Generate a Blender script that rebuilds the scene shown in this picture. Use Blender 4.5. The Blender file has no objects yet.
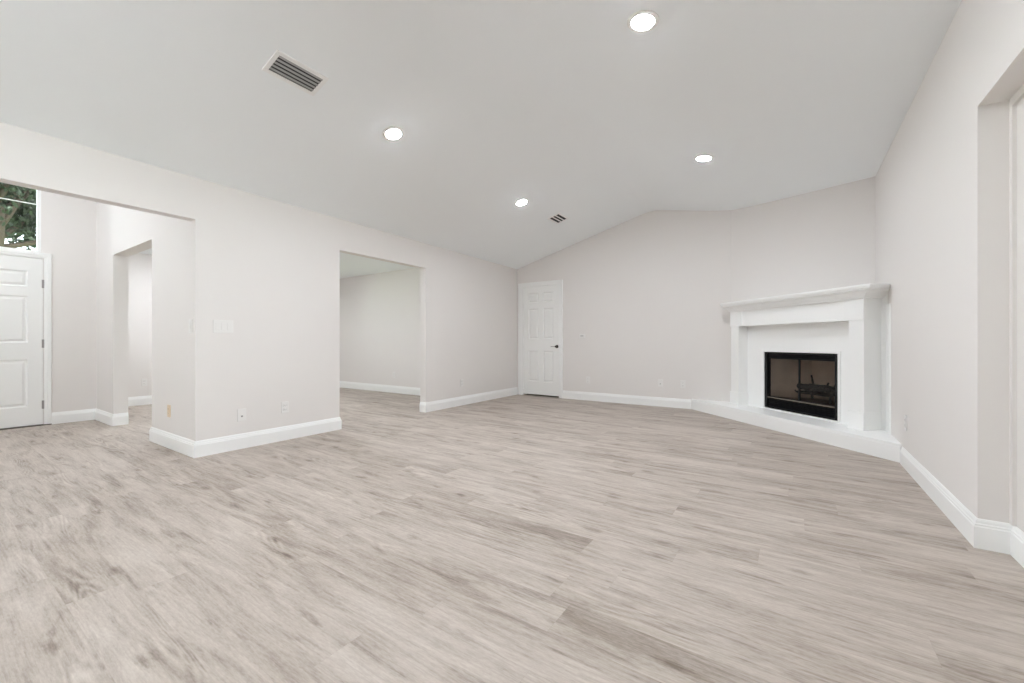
import bpy, bmesh, math, random
from mathutils import Vector, Matrix, Euler

scene = bpy.context.scene
COL = scene.collection

# ------------------------------------------------------------------ camera
cam_d = bpy.data.cameras.new('camera')
cam = bpy.data.objects.new('camera', cam_d)
COL.objects.link(cam)
cam_d.sensor_width = 36.0
cam_d.lens = 14.636
cam_d.shift_y = 0.9 / 1024
cam_d.clip_start = 0.02
cam.location = (0.0, 0.0, 1.0)
cam.rotation_euler = (math.radians(90), 0, math.radians(34.1))
scene.camera = cam

# ------------------------------------------------------------------ exposure
vs = scene.view_settings
vs.view_transform = 'Standard'
vs.look = 'None'
vs.gamma = 1.0
vs.use_curve_mapping = False
vs.exposure = 0.10
scene.cycles.max_bounces = 16
scene.cycles.diffuse_bounces = 10
scene.cycles.glossy_bounces = 4
scene.cycles.transmission_bounces = 6
scene.cycles.transparent_max_bounces = 12
scene.cycles.caustics_reflective = False
scene.cycles.caustics_refractive = False
scene.cycles.sample_clamp_indirect = 8.0

# ------------------------------------------------------------------ sky
SKY = 4.0
LAMP = 410.0
SUN = 38.0
world = bpy.data.worlds.new('overcast_sky')
scene.world = world
world.use_nodes = True
wn = world.node_tree
bg = wn.nodes['Background']
bg.inputs['Color'].default_value = (0.92, 0.98, 1.08, 1)
bg.inputs['Strength'].default_value = SKY


sun_d = bpy.data.lights.new('added_sun', 'SUN')
sun_d.energy = SUN
sun_d.angle = math.radians(3)
sun_d.color = (0.97, 0.98, 1.0)
sun_o = bpy.data.objects.new('added_sun', sun_d)
sun_o.rotation_euler = (math.radians(32), 0, 0)      # added sun: runs along the glass walls, lights the decks to brighten the ceiling
COL.objects.link(sun_o)


def portal(name, loc, rot, sx, sy):
    """lets the renderer find the sky through a window opening (adds no light itself)"""
    d = bpy.data.lights.new(name, 'AREA')
    d.shape = 'RECTANGLE'
    d.size, d.size_y = sx, sy
    d.cycles.is_portal = True
    o = bpy.data.objects.new(name, d)
    o.location, o.rotation_euler = loc, rot
    COL.objects.link(o)


R90 = math.radians(90)
portal('sky_portal', (-4.37, -2.675, 1.15), (R90, 0, -R90), 3.3, 2.3)      # added glass doors in the left wall behind the camera, facing +X
portal('sky_portal', (0.86, -2.675, 1.15), (R90, 0, R90), 3.3, 2.3)         # added glass doors in the right wall behind the camera, facing -X
portal('sky_portal', (-8.74, 3.75, 1.5), (R90, 0, -R90), 1.9, 1.5)         # added dining window, facing +X
portal('sky_portal', (-7.64, 0.43, 2.5), (R90, 0, -R90), 1.1, 0.9)         # transom, facing +X


# ------------------------------------------------------------------ materials
def mat(name, col, rough=0.6, metal=0.0, spec=0.3, bump=None, vary=0.0, vscale=3.0):
    m = bpy.data.materials.new(name)
    m.use_nodes = True
    nt = m.node_tree
    b = nt.nodes['Principled BSDF']
    b.inputs['Roughness'].default_value = rough
    b.inputs['Metallic'].default_value = metal
    b.inputs['Specular IOR Level'].default_value = spec
    tc = nt.nodes.new('ShaderNodeTexCoord')
    nz = nt.nodes.new('ShaderNodeTexNoise')
    nz.inputs['Scale'].default_value = vscale
    nz.inputs['Detail'].default_value = 3
    nt.links.new(tc.outputs['Object'], nz.inputs['Vector'])
    mx = nt.nodes.new('ShaderNodeMix')
    mx.data_type = 'RGBA'
    a = tuple(c * (1 - vary) for c in col)
    mx.inputs['A'].default_value = (*a, 1)
    mx.inputs['B'].default_value = (*[min(1, c * (1 + vary)) for c in col], 1)
    nt.links.new(nz.outputs['Fac'], mx.inputs['Factor'])
    nt.links.new(mx.outputs['Result'], b.inputs['Base Color'])
    if bump:
        n2 = nt.nodes.new('ShaderNodeTexNoise')
        n2.inputs['Scale'].default_value = bump[0]
        n2.inputs['Detail'].default_value = 4
        nt.links.new(tc.outputs['Object'], n2.inputs['Vector'])
        bp = nt.nodes.new('ShaderNodeBump')
        bp.inputs['Strength'].default_value = bump[1]
        bp.inputs['Distance'].default_value = 0.004
        nt.links.new(n2.outputs['Fac'], bp.inputs['Height'])
        nt.links.new(bp.outputs['Normal'], b.inputs['Normal'])
    return m


def emit(name, col, strength):
    m = bpy.data.materials.new(name)
    m.use_nodes = True
    b = m.node_tree.nodes['Principled BSDF']
    b.inputs['Base Color'].default_value = (0.9, 0.9, 0.9, 1)
    b.inputs['Emission Color'].default_value = (*col, 1)
    b.inputs['Emission Strength'].default_value = strength
    return m


M = {}
M['wall'] = mat('wall_paint', (0.785, 0.758, 0.735), 0.75, spec=0.2, bump=(60, 0.05), vary=0.006)
M['ceiling'] = mat('ceiling_paint', (0.90, 0.93, 0.945), 0.85, spec=0.15, bump=(50, 0.06), vary=0.006)
M['trim'] = mat('trim_gloss_white', (0.89, 0.895, 0.885), 0.35, spec=0.4, vary=0.004)
M['door'] = mat('door_white', (0.88, 0.885, 0.87), 0.4, spec=0.4, vary=0.004)
M['mantel'] = mat('mantel_white', (0.90, 0.905, 0.895), 0.4, spec=0.4, vary=0.004)
M['plate'] = mat('plate_white', (0.81, 0.795, 0.775), 0.35, spec=0.4, vary=0.003)
M['almond'] = mat('plate_almond', (0.74, 0.60, 0.44), 0.4, spec=0.4, vary=0.01)
M['slot'] = mat('slot_dark', (0.26, 0.25, 0.24), 0.6)
M['grey_slot'] = mat('slot_grey', (0.58, 0.57, 0.56), 0.6)
M['black'] = mat('black_steel', (0.012, 0.012, 0.013), 0.4, metal=0.3, spec=0.4, vary=0.15, vscale=8)
M['soot'] = mat('sooty_firebrick', (0.74, 0.64, 0.54), 0.9, spec=0.1, bump=(40, 0.3), vary=0.25, vscale=6)
M['iron'] = mat('cast_iron', (0.02, 0.02, 0.02), 0.6, metal=0.4, vary=0.2, vscale=12)
M['char'] = mat('charred_wood', (0.016, 0.013, 0.012), 0.9, spec=0.1, bump=(30, 0.6), vary=0.3, vscale=14)
M['bar'] = mat('satin_bar', (0.30, 0.27, 0.23), 0.35, metal=0.8)
M['bronze'] = mat('dark_bronze', (0.07, 0.06, 0.052), 0.35, metal=0.7)
M['nickel'] = mat('satin_nickel', (0.36, 0.35, 0.34), 0.35, metal=0.8)
M['vent'] = mat('vent_white', (0.88, 0.88, 0.875), 0.45, vary=0.004)
M['vent_slat'] = mat('vent_slat_grey', (0.40, 0.40, 0.395), 0.5, vary=0.02)
M['vent_dark'] = mat('duct_dark', (0.045, 0.045, 0.045), 0.8)
M['lamp'] = emit('led_diffuser', (0.95, 1.0, 1.07), LAMP)
M['bark'] = mat('bark', (0.10, 0.075, 0.055), 0.9, bump=(20, 0.6), vary=0.3, vscale=9)
M['leaf'] = mat('leaf_green', (0.050, 0.068, 0.040), 0.6, vary=0.5, vscale=2.2)
M['lawn'] = mat('lawn', (0.10, 0.16, 0.06), 0.9, bump=(30, 0.5), vary=0.3, vscale=5)
M['threshold'] = mat('threshold_metal', (0.16, 0.14, 0.12), 0.4, metal=0.6)
M['bounce_paving'] = mat('bounce_concrete', (0.76, 0.765, 0.77), 0.85, bump=(25, 0.2), vary=0.08, vscale=3)  # pale slabs added outside to bounce daylight up to the ceiling


def glass(name, tint, gloss):
    m = bpy.data.materials.new(name)
    m.use_nodes = True
    nt = m.node_tree
    nt.nodes.remove(nt.nodes['Principled BSDF'])
    out = nt.nodes['Material Output']
    tr = nt.nodes.new('ShaderNodeBsdfTransparent')
    tr.inputs['Color'].default_value = (*tint, 1)
    gl = nt.nodes.new('ShaderNodeBsdfGlossy')
    gl.inputs['Roughness'].default_value = 0.03
    fr = nt.nodes.new('ShaderNodeFresnel')
    fr.inputs['IOR'].default_value = gloss
    mx = nt.nodes.new('ShaderNodeMixShader')
    nt.links.new(fr.outputs['Fac'], mx.inputs['Fac'])
    nt.links.new(tr.outputs['BSDF'], mx.inputs[1])
    nt.links.new(gl.outputs['BSDF'], mx.inputs[2])
    nt.links.new(mx.outputs['Shader'], out.inputs['Surface'])
    return m


M['glass'] = glass('window_glass', (0.95, 0.97, 0.96), 1.35)
M['smoke_glass'] = glass('smoked_glass', (0.92, 0.90, 0.88), 1.25)


def plank_floor():
    m = bpy.data.materials.new('greige_oak_vinyl_planks')
    m.use_nodes = True
    nt = m.node_tree
    N, Lk = nt.nodes, nt.links
    b = N['Principled BSDF']
    tc = N.new('ShaderNodeTexCoord')
    sep = N.new('ShaderNodeSeparateXYZ')
    Lk.new(tc.outputs['Object'], sep.inputs[0])

    def math_(op, a, bb=None, c=None):
        n = N.new('ShaderNodeMath')
        n.operation = op
        for i, v in enumerate((a, bb, c)):
            if v is None:
                continue
            if isinstance(v, (int, float)):
                n.inputs[i].default_value = v
            else:
                Lk.new(v, n.inputs[i])
        return n.outputs[0]

    def ramp(src, stops):
        n = N.new('ShaderNodeValToRGB')
        while len(n.color_ramp.elements) < len(stops):
            n.color_ramp.elements.new(0.5)
        for e, (p, v) in zip(n.color_ramp.elements, stops):
            e.position = p
            e.color = (v, v, v, 1) if isinstance(v, (int, float)) else (*v, 1)
        Lk.new(src, n.inputs[0])
        return n.outputs[0]

    PW, PL = 0.18, 1.22
    row = math_('FLOOR', math_('DIVIDE', sep.outputs['Y'], PW))
    wr = N.new('ShaderNodeTexWhiteNoise')
    wr.noise_dimensions = '1D'
    Lk.new(row, wr.inputs['W'])
    xs = math_('ADD', sep.outputs['X'], math_('MULTIPLY', wr.outputs['Value'], PL))
    colm = math_('FLOOR', math_('DIVIDE', xs, PL))
    cv = N.new('ShaderNodeCombineXYZ')
    Lk.new(row, cv.inputs[0])
    Lk.new(colm, cv.inputs[1])
    wp = N.new('ShaderNodeTexWhiteNoise')
    wp.noise_dimensions = '2D'
    Lk.new(cv.outputs[0], wp.inputs['Vector'])
    pr = wp.outputs['Value']
    woff = math_('MULTIPLY', pr, 61.0)

    def noise(sx, sy, detail, rough, dist=0.0):
        c = N.new('ShaderNodeCombineXYZ')
        Lk.new(math_('MULTIPLY', sep.outputs['X'], sx), c.inputs[0])
        Lk.new(math_('MULTIPLY', sep.outputs['Y'], sy), c.inputs[1])
        n = N.new('ShaderNodeTexNoise')
        n.noise_dimensions = '4D'
        n.inputs['Scale'].default_value = 1.0
        n.inputs['Detail'].default_value = detail
        n.inputs['Roughness'].default_value = rough
        n.inputs['Distortion'].default_value = dist
        Lk.new(c.outputs[0], n.inputs['Vector'])
        Lk.new(woff, n.inputs['W'])
        return n.outputs['Fac']

    patch = ramp(noise(1.5, 9.5, 6, 0.66, 0.9), [(0.34, 0.0), (0.64, 1.0)])     # soft darker and paler patches
    ring = noise(0.8, 6.5, 2.0, 0.45, 0.3)                                      # cathedral contours
    rings = math_('SINE', math_('MULTIPLY', ring, 140.0))
    ringmask = ramp(noise(1.3, 5.5, 2, 0.5), [(0.50, 0.0), (0.66, 1.0)])
    grain = ramp(noise(4.5, 95.0, 5, 0.72), [(0.32, 0.0), (0.68, 1.0)])         # long fibres
    speck = ramp(noise(40.0, 160.0, 3, 0.7), [(0.30, 0.0), (0.70, 1.0)])        # short open pores
    fleck = ramp(noise(2.6, 24.0, 5, 0.65, 0.7), [(0.55, 0.0), (0.70, 1.0)])    # narrow dark streaks
    # knots: sparse stretched cells
    kc = N.new('ShaderNodeCombineXYZ')
    Lk.new(math_('MULTIPLY', sep.outputs['X'], 1.0), kc.inputs[0])
    Lk.new(math_('MULTIPLY', sep.outputs['Y'], 2.4), kc.inputs[1])
    vo = N.new('ShaderNodeTexVoronoi')
    vo.voronoi_dimensions = '2D'
    vo.inputs['Scale'].default_value = 1.0
    vo.inputs['Randomness'].default_value = 1.0
    Lk.new(kc.outputs[0], vo.inputs['Vector'])
    knot = ramp(math_('ADD', vo.outputs['Distance'], math_('MULTIPLY', math_('SUBTRACT', noise(22, 60, 4, 0.7), 0.5), 0.12)),
                [(0.01, 1.0), (0.065, 0.0)])
    v = math_('MULTIPLY', patch, 0.40)
    v = math_('ADD', v, math_('MULTIPLY', math_('MULTIPLY', rings, ringmask), 0.11))
    v = math_('ADD', v, math_('MULTIPLY', grain, 0.26))
    v = math_('ADD', v, math_('MULTIPLY', speck, 0.20))
    v = math_('ADD', v, math_('MULTIPLY', math_('SUBTRACT', pr, 0.5), 0.12))
    v = math_('SUBTRACT', v, math_('MULTIPLY', fleck, 0.26))
    v = math_('SUBTRACT', v, math_('MULTIPLY', knot, 0.28))
    v = math_('ADD', v, 0.12)
    colr = ramp(v, [(0.06, (0.170, 0.132, 0.104)), (0.30, (0.285, 0.236, 0.198)), (0.50, (0.400, 0.345, 0.300)), (0.70, (0.485, 0.426, 0.376)), (0.96, (0.600, 0.542, 0.488))])
    # joints
    fy = math_('FRACT', math_('DIVIDE', sep.outputs['Y'], PW))
    fx = math_('FRACT', math_('DIVIDE', xs, PL))
    ey = math_('LESS_THAN', math_('MINIMUM', fy, math_('SUBTRACT', 1.0, fy)), 0.006)
    ex = math_('LESS_THAN', math_('MINIMUM', fx, math_('SUBTRACT', 1.0, fx)), 0.0009)
    e = math_('MAXIMUM', ey, ex)
    mx = N.new('ShaderNodeMix')
    mx.data_type = 'RGBA'
    Lk.new(math_('MULTIPLY', e, 0.14), mx.inputs['Factor'])
    Lk.new(colr, mx.inputs['A'])
    mx.inputs['B'].default_value = (0.27, 0.225, 0.19, 1)
    Lk.new(mx.outputs['Result'], b.inputs['Base Color'])
    b.inputs['Roughness'].default_value = 0.52
    b.inputs['Specular IOR Level'].default_value = 0.35
    bp = N.new('ShaderNodeBump')
    bp.inputs['Strength'].default_value = 0.12
    bp.inputs['Distance'].default_value = 0.002
    Lk.new(v, bp.inputs['Height'])
    Lk.new(bp.outputs['Normal'], b.inputs['Normal'])
    return m


M['floor'] = plank_floor()


# ------------------------------------------------------------------ mesh helpers
class MB:
    def __init__(self):
        self.bm = bmesh.new()

    def quad(self, *pts):
        try:
            self.bm.faces.new([self.bm.verts.new(p) for p in pts])
        except ValueError:
            pass
        return self

    def box(self, x0, x1, y0, y1, z0, z1, bev=0.0, seg=2):
        m = Matrix.Translation(((x0 + x1) / 2, (y0 + y1) / 2, (z0 + z1) / 2)) @ Matrix.Diagonal((abs(x1 - x0), abs(y1 - y0), abs(z1 - z0), 1))
        r = bmesh.ops.create_cube(self.bm, size=1.0, matrix=m)
        if bev > 0:
            es = list({e for v in r['verts'] for e in v.link_edges})
            bmesh.ops.bevel(self.bm, geom=es, offset=bev, segments=seg, affect='EDGES', profile=0.6)
        return self

    def prism(self, poly, z0, z1):
        n = len(poly)
        lo = [self.bm.verts.new((x, y, z0)) for x, y in poly]
        hi = [self.bm.verts.new((x, y, z1)) for x, y in poly]
        self.bm.faces.new(lo[::-1])
        self.bm.faces.new(hi)
        for i in range(n):
            j = (i + 1) % n
            self.bm.faces.new((lo[i], lo[j], hi[j], hi[i]))
        return self

    def sweep(self, path, prof, caps=True):
        """profile (offset, z) swept along a 2-D path, mitred; offset goes to the RIGHT of the walking direction"""
        P = [Vector(p) for p in path]
        rows = []
        for i, p in enumerate(P):
            ds = []
            if i > 0:
                ds.append((P[i] - P[i - 1]).normalized())
            if i < len(P) - 1:
                ds.append((P[i + 1] - P[i]).normalized())
            ns = [Vector((d.y, -d.x)) for d in ds]
            if len(ns) == 1:
                mtr = ns[0]
            else:
                s = ns[0] + ns[1]
                mtr = s / max(1e-6, s.dot(ns[0]))
            rows.append([self.bm.verts.new((p.x + mtr.x * o, p.y + mtr.y * o, z)) for o, z in prof])
        k = len(prof)
        for a, b_ in zip(rows, rows[1:]):
            for j in range(k):
                jj = (j + 1) % k
                self.bm.faces.new((a[j], a[jj], b_[jj], b_[j]))
        if caps:
            self.bm.faces.new(rows[0])
            self.bm.faces.new(rows[-1][::-1])
        return self

    def lathe(self, prof, seg=32, cx=0, cy=0, axis='z'):
        rows = []
        for r, z in prof:
            row = []
            for i in range(seg):
                a = 2 * math.pi * i / seg
                p = (cx + r * math.cos(a), cy + r * math.sin(a), z) if axis == 'z' else (cx + r * math.cos(a), z, cy + r * math.sin(a))
                row.append(self.bm.verts.new(p))
            rows.append(row)
        for a, b_ in zip(rows, rows[1:]):
            for i in range(seg):
                j = (i + 1) % seg
                self.bm.faces.new((a[i], a[j], b_[j], b_[i]))
        for row in (rows[0], rows[-1]):
            self.bm.faces.new(row)
        return self

    def tube(self, p0, p1, r0, r1=None, seg=10, rng=None, bumps=1, wob=0.0):
        r1 = r0 if r1 is None else r1
        p0, p1 = Vector(p0), Vector(p1)
        d = (p1 - p0).normalized()
        a = d.orthogonal().normalized()
        b_ = d.cross(a)
        rows = []
        for k in range(bumps + 1):
            t = k / bumps
            c = p0.lerp(p1, t)
            if rng and 0 < k < bumps:
                c = c + (a * rng.uniform(-1, 1) + b_ * rng.uniform(-1, 1)) * wob
            r = r0 + (r1 - r0) * t
            if rng:
                r *= rng.uniform(0.9, 1.1)
            rows.append([self.bm.verts.new(c + (a * math.cos(2 * math.pi * i / seg) + b_ * math.sin(2 * math.pi * i / seg)) * r) for i in range(seg)])
        for x, y in zip(rows, rows[1:]):
            for i in range(seg):
                j = (i + 1) % seg
                self.bm.faces.new((x[i], x[j], y[j], y[i]))
        self.bm.faces.new(rows[0][::-1])
        self.bm.faces.new(rows[-1])
        return self

    def build(self, name, m, parent=None, smooth=False, fix=True):
        if fix:
            bmesh.ops.recalc_face_normals(self.bm, faces=self.bm.faces[:])
        me = bpy.data.meshes.new(name)
        self.bm.to_mesh(me)
        self.bm.free()
        me.materials.append(m)
        if smooth:
            for p in me.polygons:
                p.use_smooth = True
        o = bpy.data.objects.new(name, me)
        COL.objects.link(o)
        if parent:
            o.parent = parent
        return o


def struct(o):
    o['kind'] = 'structure'
    return o


def thing(name, label, cat, loc, rot=(0, 0, 0), group=None):
    o = bpy.data.objects.new(name, None)
    o.empty_display_size = 0.1
    o.location, o.rotation_euler = loc, rot
    o['label'], o['category'] = label, cat
    if group:
        o['group'] = group
    COL.objects.link(o)
    return o


# ------------------------------------------------------------------ the room shell
XL, XR, YF, YB = -4.345, 0.742, 6.68, -4.6
WT = 0.11


def xl(y):
    """face of the left wall, which runs a degree out of square"""
    return -4.302 - 0.0195 * (y - 1.45)


XF = -7.505            # foyer front wall
YX = 1.452             # wall between foyer and dining room
XD, YD = -8.62, 5.53   # dining room walls
RIDGE_X = -1.86


def ceil_z(x):
    """vaulted ceiling: steep left slope, rounded ridge, shallow right slope"""
    zl = 2.42 + 0.2716 * (x - XL)
    def right(xx):
        a = 3.095 - 0.205 * (xx - RIDGE_X)
        b = 2.845 - 0.027 * (xx - 0.0)
        k = 0.05
        return 0.5 * (a + b + math.sqrt((a - b) ** 2 + k * k))
    zr = right(x)
    k = 0.05
    return 0.5 * (zl + zr - math.sqrt((zl - zr) ** 2 + k * k))


fl_ = MB()
fl_.prism([(-8.8, -1.0), (-4.46, -1.0), (-4.46, -4.8), (1.0, -4.8), (1.0, 6.9), (-8.8, 6.9)], -0.12, 0.0)
struct(fl_.build('floor', M['floor']))

c = MB()
xs = sorted(set([XL - 0.15, XL - 0.06, XR + 0.05] + [round(XL + 0.1 * i, 3) for i in range(1, 51)] + [round(RIDGE_X - 0.3 + 0.02 * i, 3) for i in range(31)]))
for i, (x0, x1) in enumerate(zip(xs, xs[1:])):
    pass
lo = [(c.bm.verts.new((x, YB - 0.1, ceil_z(x))), c.bm.verts.new((x, YF + 0.1, ceil_z(x)))) for x in xs]
for (a0, a1), (b0, b1) in zip(lo, lo[1:]):
    f_ = c.bm.faces.new((a0, a1, b1, b0))
    f_.normal_update()
    if f_.normal.z > 0:
        f_.normal_flip()
    f_.smooth = True
x0, x1, y0, y1 = xs[0], xs[-1], YB - 0.1, YF + 0.1
up = [(x, y0, ceil_z(x) + 0.14) for x in xs]
c.bm.faces.new([c.bm.verts.new(p) for p in up] + [c.bm.verts.new(p) for p in [(x, y0, ceil_z(x)) for x in reversed(xs)]])
c.bm.faces.new([c.bm.verts.new((x, y1, z)) for x, y, z in up] + [c.bm.verts.new((x, y1, ceil_z(x))) for x in reversed(xs)])
for x in (x0, x1):
    c.quad((x, y0, ceil_z(x)), (x, y1, ceil_z(x)), (x, y1, ceil_z(x) + 0.14), (x, y0, ceil_z(x) + 0.14))
for xa, xb in zip(xs, xs[1:]):
    c.quad((xa, y0, ceil_z(xa) + 0.14), (xb, y0, ceil_z(xb) + 0.14), (xb, y1, ceil_z(xb) + 0.14), (xa, y1, ceil_z(xa) + 0.14))
struct(c.build('ceiling', M['ceiling'], fix=False))

w = MB()
for (ya, yb, z0, z1) in ((YB - 0.1, -4.3, 0, 2.5), (-4.3, -1.05, 2.25, 2.5), (-1.05, -0.35, 0, 2.5), (-0.35, YX, 2.07, 3.4), (YX, 2.855, 0, 2.5), (2.855, 4.235, 2.065, 2.5), (4.235, YF, 0, 2.5)):
    w.prism([(xl(ya) - WT, ya), (xl(ya), ya), (xl(yb), yb), (xl(yb) - WT, yb)], z0, z1)
struct(w.build('wall_left', M['wall']))

w = MB()
w.box(-4.6, -4.265, YF, YF + 0.12, 0, 3.25)
w.box(-4.265, -3.495, YF, YF + 0.12, 2.055, 3.25)
w.box(-3.495, XR + 0.14, YF, YF + 0.12, 0, 3.25)
struct(w.build('wall_far', M['wall']))

w = MB()
w.box(XR, XR + 0.14, 2.956, YF, 0, 3.0)
w.box(XR, XR + 0.14, 0.75, 2.956, 2.15, 3.0)
w.box(0.86, 0.93, 0.75, 2.956, 0, 2.15)
w.box(XR, XR + 0.14, -1.05, 0.75, 0, 3.0)
w.box(XR, XR + 0.14, -4.3, -1.05, 2.25, 3.0)
w.box(XR, XR + 0.14, YB - 0.1, -4.3, 0, 3.0)
struct(w.build('wall_right', M['wall']))

# upper corner wall over the fireplace
w = MB()
w.prism([(-0.742, YF), (XR, 6.03), (XR, 6.13), (-0.62, YF)], 1.50, 3.05)
struct(w.build('wall_corner', M['wall']))

# wall behind the camera
struct(MB().box(-4.4, XR + 0.14, YB - 0.12, YB, 0, 3.3).build('wall_back', M['wall']))

# foyer
w = MB()
w.box(XF - 0.14, XF, -0.95, 0.03, 0, 3.4)
w.box(XF - 0.14, XF, -0.05, 0.99, 2.035, 2.082)
w.box(XF - 0.14, XF, -0.05, 0.973, 2.95, 3.4)
w.box(XF - 0.14, XF, 0.99, YX + 0.135, 0, 3.4)
w.box(XF - 0.14, XF, 0.973, 0.99, 2.082, 3.4)
w.box(XF - 0.14, XF, -0.95, -0.05, 2.0, 3.4)
struct(w.build('wall_front', M['wall']))
w = MB()
w.box(XF, -6.752, YX, YX + 0.135, 0, 3.4)
w.box(-6.752, -5.405, YX, YX + 0.135, 2.05, 3.4)
w.box(-5.405, xl(YX) - WT, YX, YX + 0.135, 0, 3.4)
struct(w.build('wall_foyer_right', M['wall']))
struct(MB().box(XF, XL - WT, -0.95, -0.83, 0, 3.4).build('wall_foyer_left', M['wall']))
struct(MB().box(XF - 0.14, XL, -0.95, YX + 0.135, 3.4, 3.5).build('ceiling_foyer', M['ceiling']))

# dining room
w = MB()
w.box(XD - 0.12, XD, YX + 0.135, 2.85, 0, 2.5)
w.box(XD - 0.12, XD, 2.85, 4.65, 0, 0.8)
w.box(XD - 0.12, XD, 2.85, 4.65, 2.2, 2.5)
w.box(XD - 0.12, XD, 4.65, YD + 0.1, 0, 2.5)
struct(w.build('wall_dining_left', M['wall']))
struct(MB().box(XD, XL - WT, YD, YD + 0.1, 0, 2.5).build('wall_dining_far', M['wall']))
struct(MB().box(XD, XF - 0.14, YX, YX + 0.135, 0, 2.5).build('wall_dining_near', M['wall']))
struct(MB().box(XD - 0.1, XL - WT, YX + 0.135, YD + 0.1, 2.42, 2.52).build('ceiling_dining', M['ceiling']))

# unseen box added behind the far door, keeps daylight out of its gap
w = MB()
w.box(-4.4, -4.32, YF + 0.12, 7.6, 0, 2.3)
w.box(-3.44, -3.36, YF + 0.12, 7.6, 0, 2.3)
w.box(-4.4, -3.36, 7.6, 7.68, 0, 2.3)
w.box(-4.4, -3.36, YF + 0.12, 7.68, 2.3, 2.38)
w.box(-4.4, -3.36, 6.9, 7.68, -0.1, 0)
struct(w.build('wall_light_block', M['wall']))

# baseboards
BB = [(0.0, 0.0), (0.016, 0.0), (0.016, 0.104), (0.0125, 0.109), (0.0125, 0.117), (0.009, 0.121), (0.007, 0.132), (0.003, 0.141), (0.0, 0.142)]


def baseboard(name, *paths):
    b = MB()
    for p in paths:
        b.sweep(p, BB)
    return struct(b.build(name, M['trim']))


baseboard('baseboard_foyer', [(XF, 1.055), (XF, YX), (-6.752, YX), (-6.752, YX + 0.135)])
baseboard('baseboard_left', [(-5.405, YX + 0.135), (-5.405, YX), (xl(YX), YX), (xl(2.855), 2.855), (xl(2.855) - WT, 2.855)])
baseboard('baseboard_left_far', [(xl(4.235) - WT, 4.235), (xl(4.235), 4.235), (xl(YF), YF)])
baseboard('baseboard_far', [(-3.42, YF), (-1.275, YF)])
baseboard('baseboard_right', [(XR, 4.64), (XR, 2.956), (0.86, 2.956), (0.86, 0.75), (XR, 0.75), (XR, -1.05)])
baseboard('baseboard_dining', [(XD, YX + 0.135), (XD, YD), (XL - WT, YD)])

# trim inside the right-hand recess
t = MB()
t.box(0.846, 0.86, 2.925, 2.956, 0.142, 2.15)
t.box(0.846, 0.86, 0.75, 2.925, 2.11, 2.15)
struct(t.build('trim_1', M['wall']))


def casing(name, x0, x1, ztop, wl, wr, wt, parent=None):
    """flat stepped door casing on a wall facing -Y, inner edges x0/x1, built at y<=0"""
    b = MB()
    pr = [(0.0, 0.0), (0.0, -0.013), (0.35, -0.013), (0.42, -0.018), (0.92, -0.018), (1.0, -0.010), (1.0, 0.0)]
    # mitred inverted U with separate widths
    rows = []
    for (px, pz, dx, dz) in ((x0, 0.0, -wl, 0), (x0, ztop, -wl, wt), (x1, ztop, wr, wt), (x1, 0.0, wr, 0)):
        rows.append([b.bm.verts.new((px + dx * f, y, pz + dz * f)) for f, y in pr])
    k = len(pr)
    for a, c_ in zip(rows, rows[1:]):
        for j in range(k):
            jj = (j + 1) % k
            b.bm.faces.new((a[j], a[jj], c_[jj], c_[j]))
    b.bm.faces.new(rows[0])
    b.bm.faces.new(rows[-1][::-1])
    return b.build(name, M['trim'], parent)


def panel_door(root, x0, x1, z0, z1, thick, m, rows, cols):
    """six-panel leaf in local space, front face at y=0 facing -Y; leaf (stiles and rails) plus each raised panel"""
    b = MB()
    b.box(x0, x1, 0.018, thick, z0, z1)
    xe = [x0] + [v for c_ in cols for v in c_] + [x1]
    ze = [z0] + [v for r_ in rows for v in r_] + [z1]
    for i in range(0, len(xe) - 1):
        for j in range(0, len(ze) - 1):
            if i % 2 == 1 and j % 2 == 1:
                continue
            b.box(xe[i], xe[i + 1], 0.0, 0.02, ze[j], ze[j + 1])
    bmesh.ops.remove_doubles(b.bm, verts=b.bm.verts[:], dist=1e-5)
    b.build('leaf', m, root)
    for (a0, a1) in cols:
        for (b0, b1) in rows:
            p = MB()
            st = [(0.0, 0.0), (0.006, 0.004), (0.014, 0.013), (0.024, 0.013), (0.045, 0.004)]
            loops = []
            for ins, d in st:
                loops.append([p.bm.verts.new(q) for q in ((a0 + ins, d, b0 + ins), (a1 - ins, d, b0 + ins), (a1 - ins, d, b1 - ins), (a0 + ins, d, b1 - ins))])
            for l0, l1 in zip(loops, loops[1:]):
                for i in range(4):
                    j = (i + 1) % 4
                    p.bm.faces.new((l0[i], l0[j], l1[j], l1[i]))
            p.bm.faces.new(loops[-1])
            back = [p.bm.verts.new(q) for q in ((a0, 0.0175, b0), (a1, 0.0175, b0), (a1, 0.0175, b1), (a0, 0.0175, b1))]
            for i in range(4):
                j = (i + 1) % 4
                p.bm.faces.new((loops[0][j], loops[0][i], back[i], back[j]))
            p.bm.faces.new(back[::-1])
            p.build('panel', m, root)


def frame_root(name, loc, rotz):
    o = bpy.data.objects.new(name, None)
    o.location, o.rotation_euler = loc, (0, 0, rotz)
    o['kind'] = 'structure'
    COL.objects.link(o)
    return o


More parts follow.
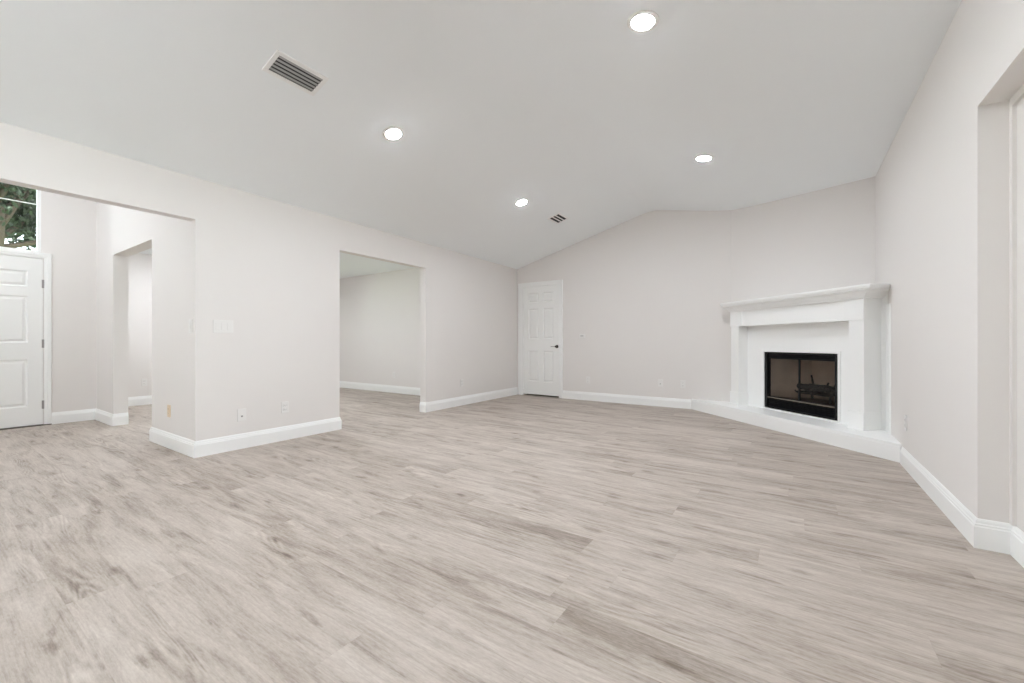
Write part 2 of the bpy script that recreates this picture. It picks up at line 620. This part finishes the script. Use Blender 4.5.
# ---- far door (door_1)
d1 = frame_root('door_1', (-3.88, YF, 0), 0)
LW = 0.372
panel_door(d1, -LW, LW, 0.03, 2.045, 0.06, M['door'],
           [(0.27, 0.845), (1.06, 1.63), (1.74, 1.925)], [(-0.27, -0.045), (0.045, 0.27)])
j = MB()
j.box(-0.385, -LW - 0.004, -0.0, 0.12, 0, 2.055)
j.box(LW + 0.004, 0.385, -0.0, 0.12, 0, 2.055)
j.box(-0.385, 0.385, 0.0, 0.12, 2.049, 2.06)
j.box(-0.385, 0.385, 0.062, 0.08, 2.03, 2.055)
j.build('door_frame', M['trim'], d1)
casing('casing', -0.380, 0.380, 2.054, 0.112, 0.078, 0.07, d1)
h = MB()
h.lathe([(0.030, 0.0), (0.030, -0.006), (0.026, -0.010), (0.012, -0.012), (0.012, -0.042), (0.017, -0.047), (0.017, -0.056), (0.004, -0.058)], 24, 0.338, 0.925, axis='y')
hd = h.build('handle', M['bronze'], d1)
MB().box(0.235, 0.334, -0.054, -0.045, 0.919, 0.931, 0.003).build('lever', M['nickel'], hd)
for z in (0.25, 1.03, 1.80):
    MB().tube((-LW - 0.002, -0.006, z - 0.045), (-LW - 0.002, -0.006, z + 0.045), 0.005).build('hinge', M['trim'], d1)

# ---- front door (door_2): local -Y looks along world +X
d2 = frame_root('door_2', (XF, 0.51, 0), R90)
# local x -> world +Y ; local y -> world -X
FW = 0.477
panel_door(d2, -FW, FW, 0.015, 2.005, 0.055, M['door'],
           [(0.235, 0.800), (0.995, 1.550), (1.655, 1.848)], [(-0.358, -0.055), (0.055, 0.358)])
j = MB()
j.box(-0.495, -FW - 0.003, 0.0, 0.14, 0, 2.035)
j.box(FW + 0.003, 0.495, 0.0, 0.14, 0, 2.035)
j.box(-0.495, 0.495, 0.0, 0.14, 2.009, 2.04)
j.build('door_frame', M['trim'], d2)
casing('casing', -0.486, 0.486, 2.018, 0.062, 0.060, 0.060, d2)
MB().box(-0.49, 0.545, -0.025, 0.14, 0.0, 0.012, 0.003).build('threshold', M['threshold'], d2)
for z in (0.25, 0.985, 1.705):
    g = MB()
    g.tube((FW + 0.004, -0.007, z - 0.05), (FW + 0.004, -0.007, z + 0.05), 0.0075, seg=12)
    g.box(FW - 0.010, FW + 0.002, -0.002, 0.001, z - 0.05, z + 0.05)
    g.build('hinge', M['nickel'], d2)
kn = MB()
kn.lathe([(0.032, 0.0), (0.032, -0.006), (0.012, -0.01), (0.012, -0.035), (0.026, -0.045), (0.029, -0.06), (0.02, -0.072), (0.005, -0.075)], 20, -0.41, 0.95, axis='y')
kn.build('knob', M['nickel'], d2)

# ---- transom window over the front door (window_1)
w1 = frame_root('window_1', (XF, 0.448, 2.082), R90)
fr = MB()
fr.box(-0.50, 0.525, 0.01, 0.10, -0.001, 0.015)
fr.box(-0.50, 0.525, 0.01, 0.10, 0.82, 0.85)
fr.box(-0.50, -0.478, 0.01, 0.10, 0.015, 0.82)
fr.box(0.499, 0.525, 0.01, 0.10, 0.015, 0.82)
fr.build('window_frame', M['trim'], w1)
MB().box(-0.478, 0.499, 0.050, 0.056, 0.015, 0.82).build('pane', M['glass'], w1)
MB().box(-0.478, 0.499, 0.035, 0.049, 0.572, 0.582).build('glazing_bar', M['trim'], w1)

# ---- unseen glass doors and a dining window, added to bring daylight into the rooms
for (nm, wx, rz) in (('window_added_2', xl(-2.675) - 0.06, R90 + math.atan(0.0195)), ('window_added_4', XR + 0.07, -R90)):
    w2 = frame_root(nm, (wx, -2.675, 0), rz)
    fr = MB()
    for x in (-1.62, -0.82, -0.025, 0.77, 1.57):
        fr.box(x, x + 0.05, -0.03, 0.03, 0.0, 2.25)
    fr.box(-1.62, 1.62, -0.03, 0.03, 0, 0.05)
    fr.box(-1.62, 1.62, -0.03, 0.03, 2.2, 2.25)
    fr.build('window_frame', M['trim'], w2)
    for x in (-1.57, -0.77, 0.025, 0.82):
        MB().box(x, x + 0.75, -0.004, 0.004, 0.05, 2.2).build('pane', M['glass'], w2)
w3 = frame_root('window_added_3', (XD - 0.06, 3.75, 0.8), R90)  # unseen window, added to light the dining room
fr = MB()
for x in (-0.9, -0.025, 0.85):
    fr.box(x, x + 0.05, -0.03, 0.03, 0, 1.4)
fr.box(-0.9, 0.9, -0.03, 0.03, 0, 0.05)
fr.box(-0.9, 0.9, -0.03, 0.03, 1.35, 1.4)
fr.build('window_frame', M['trim'], w3)
for x in (-0.85, 0.025):
    MB().box(x, x + 0.825, -0.004, 0.004, 0.05, 1.35).build('pane', M['glass'], w3)

# ------------------------------------------------------------------ fireplace
# local frame: x along the diagonal (to the right), y into the corner, z up; origin on the hearth line between the pilasters
U0, S0 = -4.186, 5.756 / math.sqrt(2)
FO = ((U0 + S0) / math.sqrt(2), (S0 - U0) / math.sqrt(2))


def to_local(X, Y):
    u, s = (X - Y) / math.sqrt(2), (X + Y) / math.sqrt(2)
    return (u - U0, s - S0)


ROT = math.radians(-45)
HZ = 0.155             # hearth height
YFACE, YWALL = 0.137, 0.205
OX0, OX1, OZ0, OZ1 = -0.458, 0.524, 0.172, 0.878
fp = thing('fireplace', 'white painted corner fireplace surround with crown mantel shelf, pilasters and raised hearth', 'fireplace', (FO[0], FO[1], 0), (0, 0, ROT))

# hearth: raised slab running from the far wall to the right wall
hy = (5.4 - 5.756) / math.sqrt(2)
A = to_local(5.4 - (YF - 0.001), YF - 0.001)
B = to_local(XR - 0.001, 5.4 - (XR - 0.001))
Cc = to_local(XR - 0.001, YF - 0.001)
hb = MB()
hb.prism([(A[0], hy + 0.017), (B[0], hy + 0.017), Cc], 0.0, HZ - 0.004)
hb.build('hearth', M['mantel'], fp)
hf = MB()
hf.sweep([(A[0] + 0.012, hy + 0.017), (B[0] - 0.012, hy + 0.017)], [(0, 0), (0.017, 0), (0.017, 0.128), (0.013, 0.132), (0.013, 0.147), (0.009, HZ), (0, HZ)])
hf.build('hearth_face', M['trim'], fp)

# chimney face behind, with the firebox hole
cf = MB()
la = to_local(6.046 - (YF - 0.002), YF - 0.002)[0]
ra = to_local(XR - 0.002, 6.046 - (XR - 0.002))[0]
cf.box(la, OX0 - 0.05, YWALL, YWALL + 0.03, HZ - 0.004, 1.50)
cf.box(OX1 + 0.05, ra, YWALL, YWALL + 0.03, HZ - 0.004, 1.50)
cf.box(OX0 - 0.05, OX1 + 0.05, YWALL, YWALL + 0.03, OZ1 + 0.05, 1.50)
cf.build('chimney_face', M['mantel'], fp)
# scribe strip where the surround meets the right wall
s0, s1 = to_local(XR - 0.001, 5.125), to_local(XR - 0.001, 5.30)
s2, s3 = to_local(XR - 0.012, 5.30), to_local(XR - 0.012, 5.135)
MB().prism([s0, s1, s2, s3], HZ - 0.004, 1.36).build('scribe_strip', M['mantel'], fp)

# flat surround between the pilasters
sf = MB()
PXI, PXO = 0.757, 0.903
sf.box(-PXO + 0.01, OX0 - 0.018, YFACE, YWALL, HZ - 0.004, 1.25)
sf.box(OX1 + 0.018, PXO - 0.01, YFACE, YWALL, HZ - 0.004, 1.25)
sf.box(OX0 - 0.018, OX1 + 0.018, YFACE, YWALL, OZ1 + 0.016, 1.25)
sf.build('surround', M['mantel'], fp)
# thin moulding around the firebox
fm = MB()
for (x0, x1, z0, z1) in ((OX0 - 0.030, OX0 - 0.004, HZ - 0.004, OZ1 + 0.028), (OX1 + 0.004, OX1 + 0.030, HZ - 0.004, OZ1 + 0.028), (OX0 - 0.004, OX1 + 0.004, OZ1 + 0.003, OZ1 + 0.028), (OX0 - 0.004, OX1 + 0.004, HZ - 0.004, OZ0 - 0.004)):
    fm.box(x0, x1, YFACE - 0.012, YFACE + 0.02, z0, z1, 0.003)
fm.build('firebox_moulding', M['mantel'], fp)

# pilasters with plinth and capital block
for sgn in (-1, 1):
    a, b_ = sorted((sgn * PXI, sgn * PXO))
    p = MB()
    p.box(a, b_, 0.0, YWALL, HZ - 0.004, 1.225, 0.003)
    pil = p.build('pilaster', M['mantel'], fp)
    q = MB()
    q.box(a - 0.012, b_ + 0.012 * (1 if sgn < 0 else 0.4), -0.010, YWALL - 0.002, HZ - 0.004, 0.325, 0.004)
    q.build('plinth', M['mantel'], pil)
    k0, k1 = sorted((sgn * (PXI - 0.055), sgn * (PXO + 0.004)))
    q = MB()
    q.box(k0, k1, -0.010, YWALL - 0.002, 1.216, 1.44, 0.003)
    q.build('capital', M['mantel'], pil)

# frieze board with a small bed mould under it
fz = MB()
fz.box(-PXI + 0.05, PXI - 0.05, 0.012, YWALL, 1.235, 1.45)
fz.box(-PXI - 0.0, PXI + 0.0, 0.004, YWALL - 0.01, 1.216, 1.238, 0.003)
fz.build('frieze', M['mantel'], fp)

# crown mantel shelf: stepped profile, mitred at both ends, cut off by the far wall and the right wall
steps = [(0.000, 1.418), (0.004, 1.424), (0.014, 1.424), (0.014, 1.436), (0.020, 1.441), (0.030, 1.458), (0.046, 1.474), (0.066, 1.485), (0.074, 1.487), (0.074, 1.501), (0.090, 1.501), (0.093, 1.510), (0.093, 1.522), (0.102, 1.522), (0.102, 1.543)]
sh = MB()
rows = []
XW_, YW_ = XR - 0.0015, YF - 0.0015
for o, z in steps:
    x_l, x_r, y_f = -PXO - min(o, 0.068), PXO + 0.006 + 1.4 * o, -0.012 - o
    # left return until the far wall, right return until the right wall (world limits)
    def wall_y(x):
        # local y where world X reaches XW_ on a return at local x
        return (XW_ * math.sqrt(2) - (x + U0)) - S0
    def far_y(x):
        return (YW_ * math.sqrt(2) + (x + U0)) - S0
    y_l, y_r = far_y(x_l), wall_y(x_r)
    cz = to_local(XW_, YW_)
    rows.append([sh.bm.verts.new(v) for v in ((x_l, y_l, z), (x_l, y_f, z), (x_r, y_f, z), (x_r, y_r, z), (cz[0], cz[1], z))])
for a, b_ in zip(rows, rows[1:]):
    for i in range(5):
        jn = (i + 1) % 5
        sh.bm.faces.new((a[i], a[jn], b_[jn], b_[i]))
sh.bm.faces.new(rows[0][::-1])
sh.bm.faces.new(rows[-1])
sh.build('mantel_shelf', M['mantel'], fp)

# ---- the metal fireplace insert
ins = thing('fireplace_insert', 'black metal fireplace insert with glass doors set in the white surround', 'fireplace insert', (FO[0], FO[1], 0), (0, 0, ROT))
YI = YFACE - 0.002
fx = MB()
fx.box(OX0, OX0 + 0.035, YI, YI + 0.06, OZ0, OZ1, 0.002)
fx.box(OX1 - 0.035, OX1, YI, YI + 0.06, OZ0, OZ1, 0.002)
fx.box(OX0 + 0.035, OX1 - 0.035, YI, YI + 0.06, OZ1 - 0.02, OZ1, 0.002)
fx.box(OX0 + 0.035, OX1 - 0.035, YI, YI + 0.06, OZ0, OZ0 + 0.015, 0.002)
fx.build('outer_frame', M['black'], ins)
for (z0, z1, n) in ((OZ1 - 0.075, OZ1 - 0.022, 3), (OZ0 + 0.018, OZ0 + 0.125, 5)):
    lv = MB()
    lv.box(OX0 + 0.035, OX1 - 0.035, YI + 0.05, YI + 0.055, z0, z1)
    for i in range(n):
        zz = z0 + (z1 - z0) * (i + 0.5) / n
        lv.quad((OX0 + 0.035, YI + 0.018, zz - 0.006), (OX1 - 0.035, YI + 0.018, zz - 0.006), (OX1 - 0.035, YI + 0.048, zz + 0.007), (OX0 + 0.035, YI + 0.048, zz + 0.007))
        lv.box(OX0 + 0.035, OX1 - 0.035, YI + 0.016, YI + 0.019, zz - 0.008, zz - 0.003)
    lv.build('louver', M['black'], ins)
MB().box(OX0 + 0.035, OX1 - 0.035, YI + 0.006, YI + 0.03, OZ0 + 0.127, OZ0 + 0.139, 0.002).build('lower_bar', M['bar'], ins)
# firebox interior: tapered back and sides
GX0, GX1, GZ0, GZ1 = OX0 + 0.035, OX1 - 0.035, OZ0 + 0.13, OZ1 - 0.075
y0, y1 = YI + 0.06, YI + 0.50
bx0, bx1 = GX0 + 0.17, GX1 - 0.17
fb = MB()
fb.quad((bx0, y1, GZ0), (bx1, y1, GZ0), (bx1, y1, GZ1 + 0.05), (bx0, y1, GZ1 + 0.05))
fb.quad((GX0, y0, GZ0), (bx0, y1, GZ0), (bx0, y1, GZ1 + 0.05), (GX0, y0, GZ1 + 0.05))
fb.quad((bx1, y1, GZ0), (GX1, y0, GZ0), (GX1, y0, GZ1 + 0.05), (bx1, y1, GZ1 + 0.05))
fb.quad((GX0, y0, GZ0), (GX1, y0, GZ0), (bx1, y1, GZ0), (bx0, y1, GZ0))
fb.quad((GX0, y0, GZ1 + 0.05), (GX1, y0, GZ1 + 0.05), (bx1, y1, GZ1 + 0.05), (bx0, y1, GZ1 + 0.05))
bmesh.ops.solidify(fb.bm, geom=fb.bm.faces[:], thickness=0.012)
fb.build('firebox', M['soot'], ins, fix=False)
gm = (GX0 + GX1) / 2
for (x0, x1) in ((GX0 + 0.002, gm - 0.002), (gm + 0.002, GX1 - 0.002)):
    dm = MB()
    t_ = 0.007
    dm.box(x0, x0 + t_, YI + 0.018, YI + 0.032, GZ0 + 0.012, GZ1)
    dm.box(x1 - t_, x1, YI + 0.018, YI + 0.032, GZ0 + 0.012, GZ1)
    dm.box(x0, x1, YI + 0.018, YI + 0.032, GZ1 - t_, GZ1)
    dm.box(x0, x1, YI + 0.018, YI + 0.032, GZ0 + 0.012, GZ0 + 0.012 + t_)
    gd = dm.build('glass_door', M['black'], ins)
    MB().box(x0 + t_, x1 - t_, YI + 0.023, YI + 0.027, GZ0 + 0.012 + t_, GZ1 - t_).build('pane', M['smoke_glass'], gd)

# ---- grate and logs inside
def fpw(x, y, z):
    s, u = y + S0, x + U0
    return ((u + s) / math.sqrt(2), (s - u) / math.sqrt(2), z)


gr = thing('fire_grate', 'black iron fire grate standing inside the fireplace insert', 'grate', fpw(0.09, y0 + 0.2, GZ0 + 0.012), (0, 0, ROT))
g = MB()
for i in range(7):
    x = -0.21 + i * 0.07
    g.box(x - 0.007, x + 0.007, -0.13, 0.13, 0.085, 0.10)
    g.tube((x, -0.13, 0.092), (x, -0.145, 0.112), 0.006, seg=8)
g.box(-0.23, 0.23, -0.10, -0.085, 0.072, 0.086)
g.box(-0.23, 0.23, 0.085, 0.10, 0.072, 0.086)
g.build('bars', M['iron'], gr)
for sx in (-0.2, 0.2):
    for sy in (-0.093, 0.093):
        MB().box(sx - 0.009, sx + 0.009, sy - 0.009, sy + 0.009, 0.0, 0.075).build('leg', M['iron'], gr)
rng = random.Random(4)
for (lab, p0, p1, rr) in (
        ('thick charred log lying across the front of the fire grate', (-0.25, -0.045, 0.152), (0.25, -0.04, 0.150), 0.038),
        ('charred log lying behind the front log on the fire grate', (-0.2, 0.062, 0.150), (0.24, 0.055, 0.148), 0.036),
        ('short dark stick leaning up at the left of the grate', (-0.10, 0.0, 0.192), (-0.15, 0.03, 0.29), 0.011)):
    k = MB()
    k.tube(p0, p1, rr, rr * 0.85, seg=14, rng=rng, bumps=9, wob=rr * 0.12)
    if rr > 0.02:
        mid = Vector(p0).lerp(Vector(p1), 0.7)
        k.tube(mid, mid + Vector((0.05, -0.02, 0.075)), 0.014, 0.010, seg=8)
    o = k.build('charred_log' if rr > 0.02 else 'stick', M['char'])
    o.location, o.rotation_euler = gr.location.copy(), (0, 0, ROT)
    o['label'], o['category'] = lab, ('log' if rr > 0.02 else 'stick')
    if rr > 0.02:
        o['group'] = 'logs on the grate'

# ------------------------------------------------------------------ ceiling fixtures
def slope_rot(x):
    s = (ceil_z(x + 0.02) - ceil_z(x - 0.02)) / 0.04
    return (0, -math.atan(s), 0)


def lamp_root(x, y, label):
    return thing('recessed_light', label, 'ceiling light', (x, y, ceil_z(x)), slope_rot(x), 'recessed ceiling lights')


def lamp_parts(root):
    b = MB()
    b.lathe([(0.092, 0.004), (0.092, -0.003), (0.089, -0.006), (0.067, -0.008), (0.0625, -0.005), (0.0625, 0.004)], 40)
    b.build('trim_ring', M['plate'], root, smooth=False)
    b = MB()
    b.lathe([(0.062, 0.003), (0.062, -0.0078), (0.056, -0.0098), (0.046, -0.0122), (0.026, -0.0136), (0.006, -0.014)], 40)
    b.build('diffuser', M['lamp'], root)


def copy_thing(src, loc, rot, label):
    o = src.copy()
    COL.objects.link(o)
    o.location, o.rotation_euler, o['label'] = loc, rot, label
    for ch in list(src.children):
        q = ch.copy()
        COL.objects.link(q)
        q.parent = o
        for g2 in list(ch.children):
            s2 = g2.copy()
            COL.objects.link(s2)
            s2.parent = q
    return o


L0 = lamp_root(-2.885, 2.42, 'round lit recessed light on the left ceiling slope, second from the far door')
lamp_parts(L0)
for (x, y, lab) in ((-2.91, 4.52, 'round lit recessed light just beside the small ceiling vent near the far door'),
                    (-0.735, 2.46, 'largest round lit recessed light, on the right ceiling slope near the top edge'),
                    (-0.765, 4.64, 'round lit recessed light on the right ceiling slope, in front of the corner fireplace')):
    copy_thing(L0, (x, y, ceil_z(x)), slope_rot(x), lab)
# unseen lights added behind the camera and in both side rooms, for brightness
for (x, y, z, lab) in ((-2.885, 0.28, None, 'added unseen light on the left ceiling slope, level with the front door'),
                       (-0.735, 0.28, None, 'added unseen light on the right ceiling slope, between the largest light and the back wall'),
                       (-7.6, 2.4, 2.42, 'added unseen light in the dining room ceiling, near the foyer passage'),
                       (-7.6, 3.7, 2.42, 'added unseen light in the dining room ceiling, beside the added window'),
                       (-5.4, 3.2, 2.42, 'added unseen light in the dining room ceiling, behind the wall beside the middle opening'),
                       (-5.9, -0.62, 3.4, 'added unseen light in the high foyer ceiling, near the living room'),
                       (-6.75, -0.1, 3.4, 'added unseen light in the high foyer ceiling, near the front door')):
    copy_thing(L0, (x, y, z or ceil_z(x)), slope_rot(x) if z is None else (0, 0, 0), lab)


def vent(x, y, sx, sy, n, label, sw):
    r = thing('ceiling_vent', label, 'air vent', (x, y, ceil_z(x)), slope_rot(x), 'ceiling air vents')
    f = MB()
    m_ = 0.028
    f.box(-sx / 2 - m_, -sx / 2, -sy / 2 - m_, sy / 2 + m_, -0.008, 0.002, 0.002)
    f.box(sx / 2, sx / 2 + m_, -sy / 2 - m_, sy / 2 + m_, -0.008, 0.002, 0.002)
    f.box(-sx / 2, sx / 2, -sy / 2 - m_, -sy / 2, -0.008, 0.002, 0.002)
    f.box(-sx / 2, sx / 2, sy / 2, sy / 2 + m_, -0.008, 0.002, 0.002)
    f.build('frame', M['vent'], r)
    MB().box(-sx / 2, sx / 2, -sy / 2, sy / 2, -0.0015, -0.0005).build('duct', M['vent_dark'], r)
    s = MB()
    for i in range(n):
        xx = -sx / 2 + sx * (i + 1) / (n + 1) if n < 4 else -sx / 2 + sx * (i + 0.66) / n
        s.box(xx - sw / 2, xx + sw / 2, -sy / 2, sy / 2, -0.0065, -0.003)
    s.build('slats', M['vent_slat'] if n > 4 else M['vent'], r)


vent(-2.815, 1.53, 0.15, 0.30, 5, 'large rectangular slatted vent in the left ceiling slope, nearest the foyer opening', 0.015)
vent(-2.865, 5.44, 0.15, 0.27, 2, 'small slatted vent in the ceiling beside the far recessed light', 0.017)

# ------------------------------------------------------------------ wall plates
FACE = {'left_square': R90, 'left': R90 + math.atan(0.0195), 'far': 0.0, 'right': -R90, 'foyer': 0.0}   # rotation so local -Y looks into the room


def plate(root, wd, ht, m, screws=True):
    b = MB()
    b.box(-wd / 2, wd / 2, -0.006, 0.0, -ht / 2, ht / 2, 0.0025)
    b.build('cover_plate', m, root)


def outlet(loc, face, label, m=None, group='wall outlets'):
    m = m or M['plate']
    r = thing('wall_outlet', label, 'outlet', loc, (0, 0, FACE[face]), group)
    plate(r, 0.072, 0.117, m)
    for z in (-0.021, 0.021):
        b = MB()
        b.box(-0.017, 0.017, -0.0085, -0.006, z - 0.0145, z + 0.0145, 0.004)
        s = b.build('socket', m, r)
        k = MB()
        k.box(-0.008, -0.0055, -0.0089, -0.0084, z - 0.003, z + 0.006)
        k.box(0.0055, 0.008, -0.0089, -0.0084, z - 0.003, z + 0.005)
        k.tube((0, -0.0089, z - 0.008), (0, -0.0084, z - 0.008), 0.0025, seg=10)
        k.build('slots', M['slot'], s)
    return r


def switch(loc, face, n, label, kind='rocker'):
    r = thing('light_switch', label, 'light switch', loc, (0, 0, FACE[face]))
    plate(r, 0.072 + 0.046 * (n - 1), 0.117, M['plate'])
    for i in range(n):
        x = (i - (n - 1) / 2) * 0.046
        b = MB()
        b.box(x - 0.0165, x + 0.0165, -0.0078, -0.006, -0.033, 0.033, 0.001)
        b.quad((x - 0.015, -0.0082, -0.031), (x + 0.015, -0.0082, -0.031), (x + 0.015, -0.0105, 0.031), (x - 0.015, -0.0105, 0.031))
        b.box(x - 0.0155, x + 0.0155, -0.0092, -0.0078, -0.0315, 0.0315, 0.001)
        b.build('rocker', M['plate'], r)
    return r


def cable_plate(loc, face, label, group):
    r = thing('cable_plate', label, 'cable plate', loc, (0, 0, FACE[face]), group)
    plate(r, 0.075, 0.117, M['plate'])
    b = MB()
    b.lathe([(0.008, -0.006), (0.008, -0.010), (0.0048, -0.010), (0.0048, -0.019), (0.002, -0.019)], 16, 0, -0.012, axis='y')
    b.build('connector', M['nickel'], r)
    return r


switch((xl(1.666), 1.666, 1.145), 'left', 3, 'wide white multi-gang switch plate on the left wall beside the foyer opening')
switch((-4.40, YX, 1.144), 'foyer', 1, 'single white light switch around the corner inside the foyer opening')
cable_plate((xl(1.82), 1.82, 0.317), 'left', 'low white cable plate on the left wall, nearer the foyer opening', 'low plates')
outlet((xl(2.226), 2.226, 0.336), 'left', 'white outlet low on the left wall between the two openings')
outlet((xl(5.03), 5.03, 0.36), 'left', 'pale outlet low on the left wall just before the far door')
outlet((-4.92, YX, 0.348), 'foyer', 'tan outlet low on the wall inside the foyer opening', M['almond'])
outlet((-6.57, YD, 0.354), 'far', 'white outlet seen through the middle opening on the dining room wall')
outlet((XD, 2.22, 0.36), 'left_square', 'white outlet seen through the foyer passage on the room wall behind')
outlet((-2.94, YF, 0.352), 'far', 'pale outlet low on the far wall just right of the white door')
cable_plate((-1.725, YF, 0.366), 'far', 'white cable plate low on the far wall, left of the pair near the fireplace', 'low plates')
outlet((-1.392, YF, 0.366), 'far', 'white outlet low on the far wall, closest to the fireplace hearth')
th = thing('thermostat', 'small pale thermostat on the far wall right of the white door', 'thermostat', (-3.045, YF, 1.103), (0, 0, 0))
MB().box(-0.055, 0.055, -0.018, 0.0, -0.04, 0.04, 0.005).build('housing', M['plate'], th)
MB().box(-0.028, 0.028, -0.0195, -0.0178, -0.004, 0.024, 0.0005).build('display', M['grey_slot'], th)
outlet((XR, 4.51, 0.36), 'right', 'white outlet low on the right wall beside the hearth end')

# ------------------------------------------------------------------ outside the front door
struct(MB().box(-120, 120, -120, 120, -0.5, -0.14).build('ground', M['lawn']))
struct(MB().box(-24, -4.46, -14, -1.0, -0.14, -0.03).build('ground_bounce_patio', M['bounce_paving']))  # unseen reflector added outside the left glass doors, lifts the ceiling
struct(MB().box(1.0, 20, -14, 3.0, -0.14, -0.03).build('ground_bounce_deck', M['bounce_paving']))  # second added reflector, outside the right glass doors


def tree(loc, rad, seed, label, crown_z, nleaf):
    r = random.Random(seed)
    t = thing('oak_tree', label, 'tree', loc, group='trees beyond the transom window')
    b = MB()
    b.tube((0, 0, 0), (0.1, 0.05, crown_z - 0.6), 0.26, 0.17, seg=12, rng=r, bumps=6, wob=0.04)
    tips = []
    for i in range(16):
        a = r.uniform(0, 2 * math.pi)
        e = r.uniform(-0.05, 1.1)
        L_ = rad * r.uniform(0.6, 0.95)
        s = Vector((0.1, 0.05, crown_z - r.uniform(0.5, 1.6)))
        p = s + Vector((math.cos(a) * math.cos(e), math.sin(a) * math.cos(e), math.sin(e) + 0.1)) * L_
        b.tube(s, p, 0.07, 0.02, seg=6, rng=r, bumps=5, wob=0.08)
        tips.append((s, p))
        for q in range(4):
            m0 = s.lerp(p, r.uniform(0.4, 0.9))
            m1 = m0 + Vector((r.uniform(-1, 1), r.uniform(-1, 1), r.uniform(-0.5, 0.8))) * 0.8
            b.tube(m0, m1, 0.022, 0.007, seg=5, rng=r, bumps=3, wob=0.04)
            tips.append((m0, m1))
    b.build('trunk', M['bark'], t, smooth=True)
    f = MB()
    for i in range(nleaf):
        s, p = r.choice(tips)
        c0 = s.lerp(p, r.uniform(0.35, 1.1)) + Vector((r.gauss(0, 0.24), r.gauss(0, 0.24), r.gauss(0, 0.2)))
        sz = r.uniform(0.05, 0.10)
        rot = Euler((r.uniform(-1.2, 1.2), r.uniform(-1.2, 1.2), r.uniform(0, 6.3))).to_matrix()
        pts = [(-sz, 0, 0), (-0.3 * sz, 0.42 * sz, 0.10 * sz), (0.5 * sz, 0.34 * sz, 0.06 * sz), (sz, 0, -0.12 * sz), (0.5 * sz, -0.34 * sz, 0.06 * sz), (-0.3 * sz, -0.42 * sz, 0.10 * sz)]
        f.bm.faces.new([f.bm.verts.new(c0 + rot @ Vector(q)) for q in pts])
    f.build('foliage', M['leaf'], t, fix=False)


tree((-14.5, 1.1, -0.13), 2.9, 11, 'dark green leafy tree seen close through the transom above the front door', 4.7, 15000)
tree((-21.5, 1.2, -0.13), 3.6, 23, 'further leafy tree filling the gaps behind the nearer one outside the transom', 6.6, 12000)
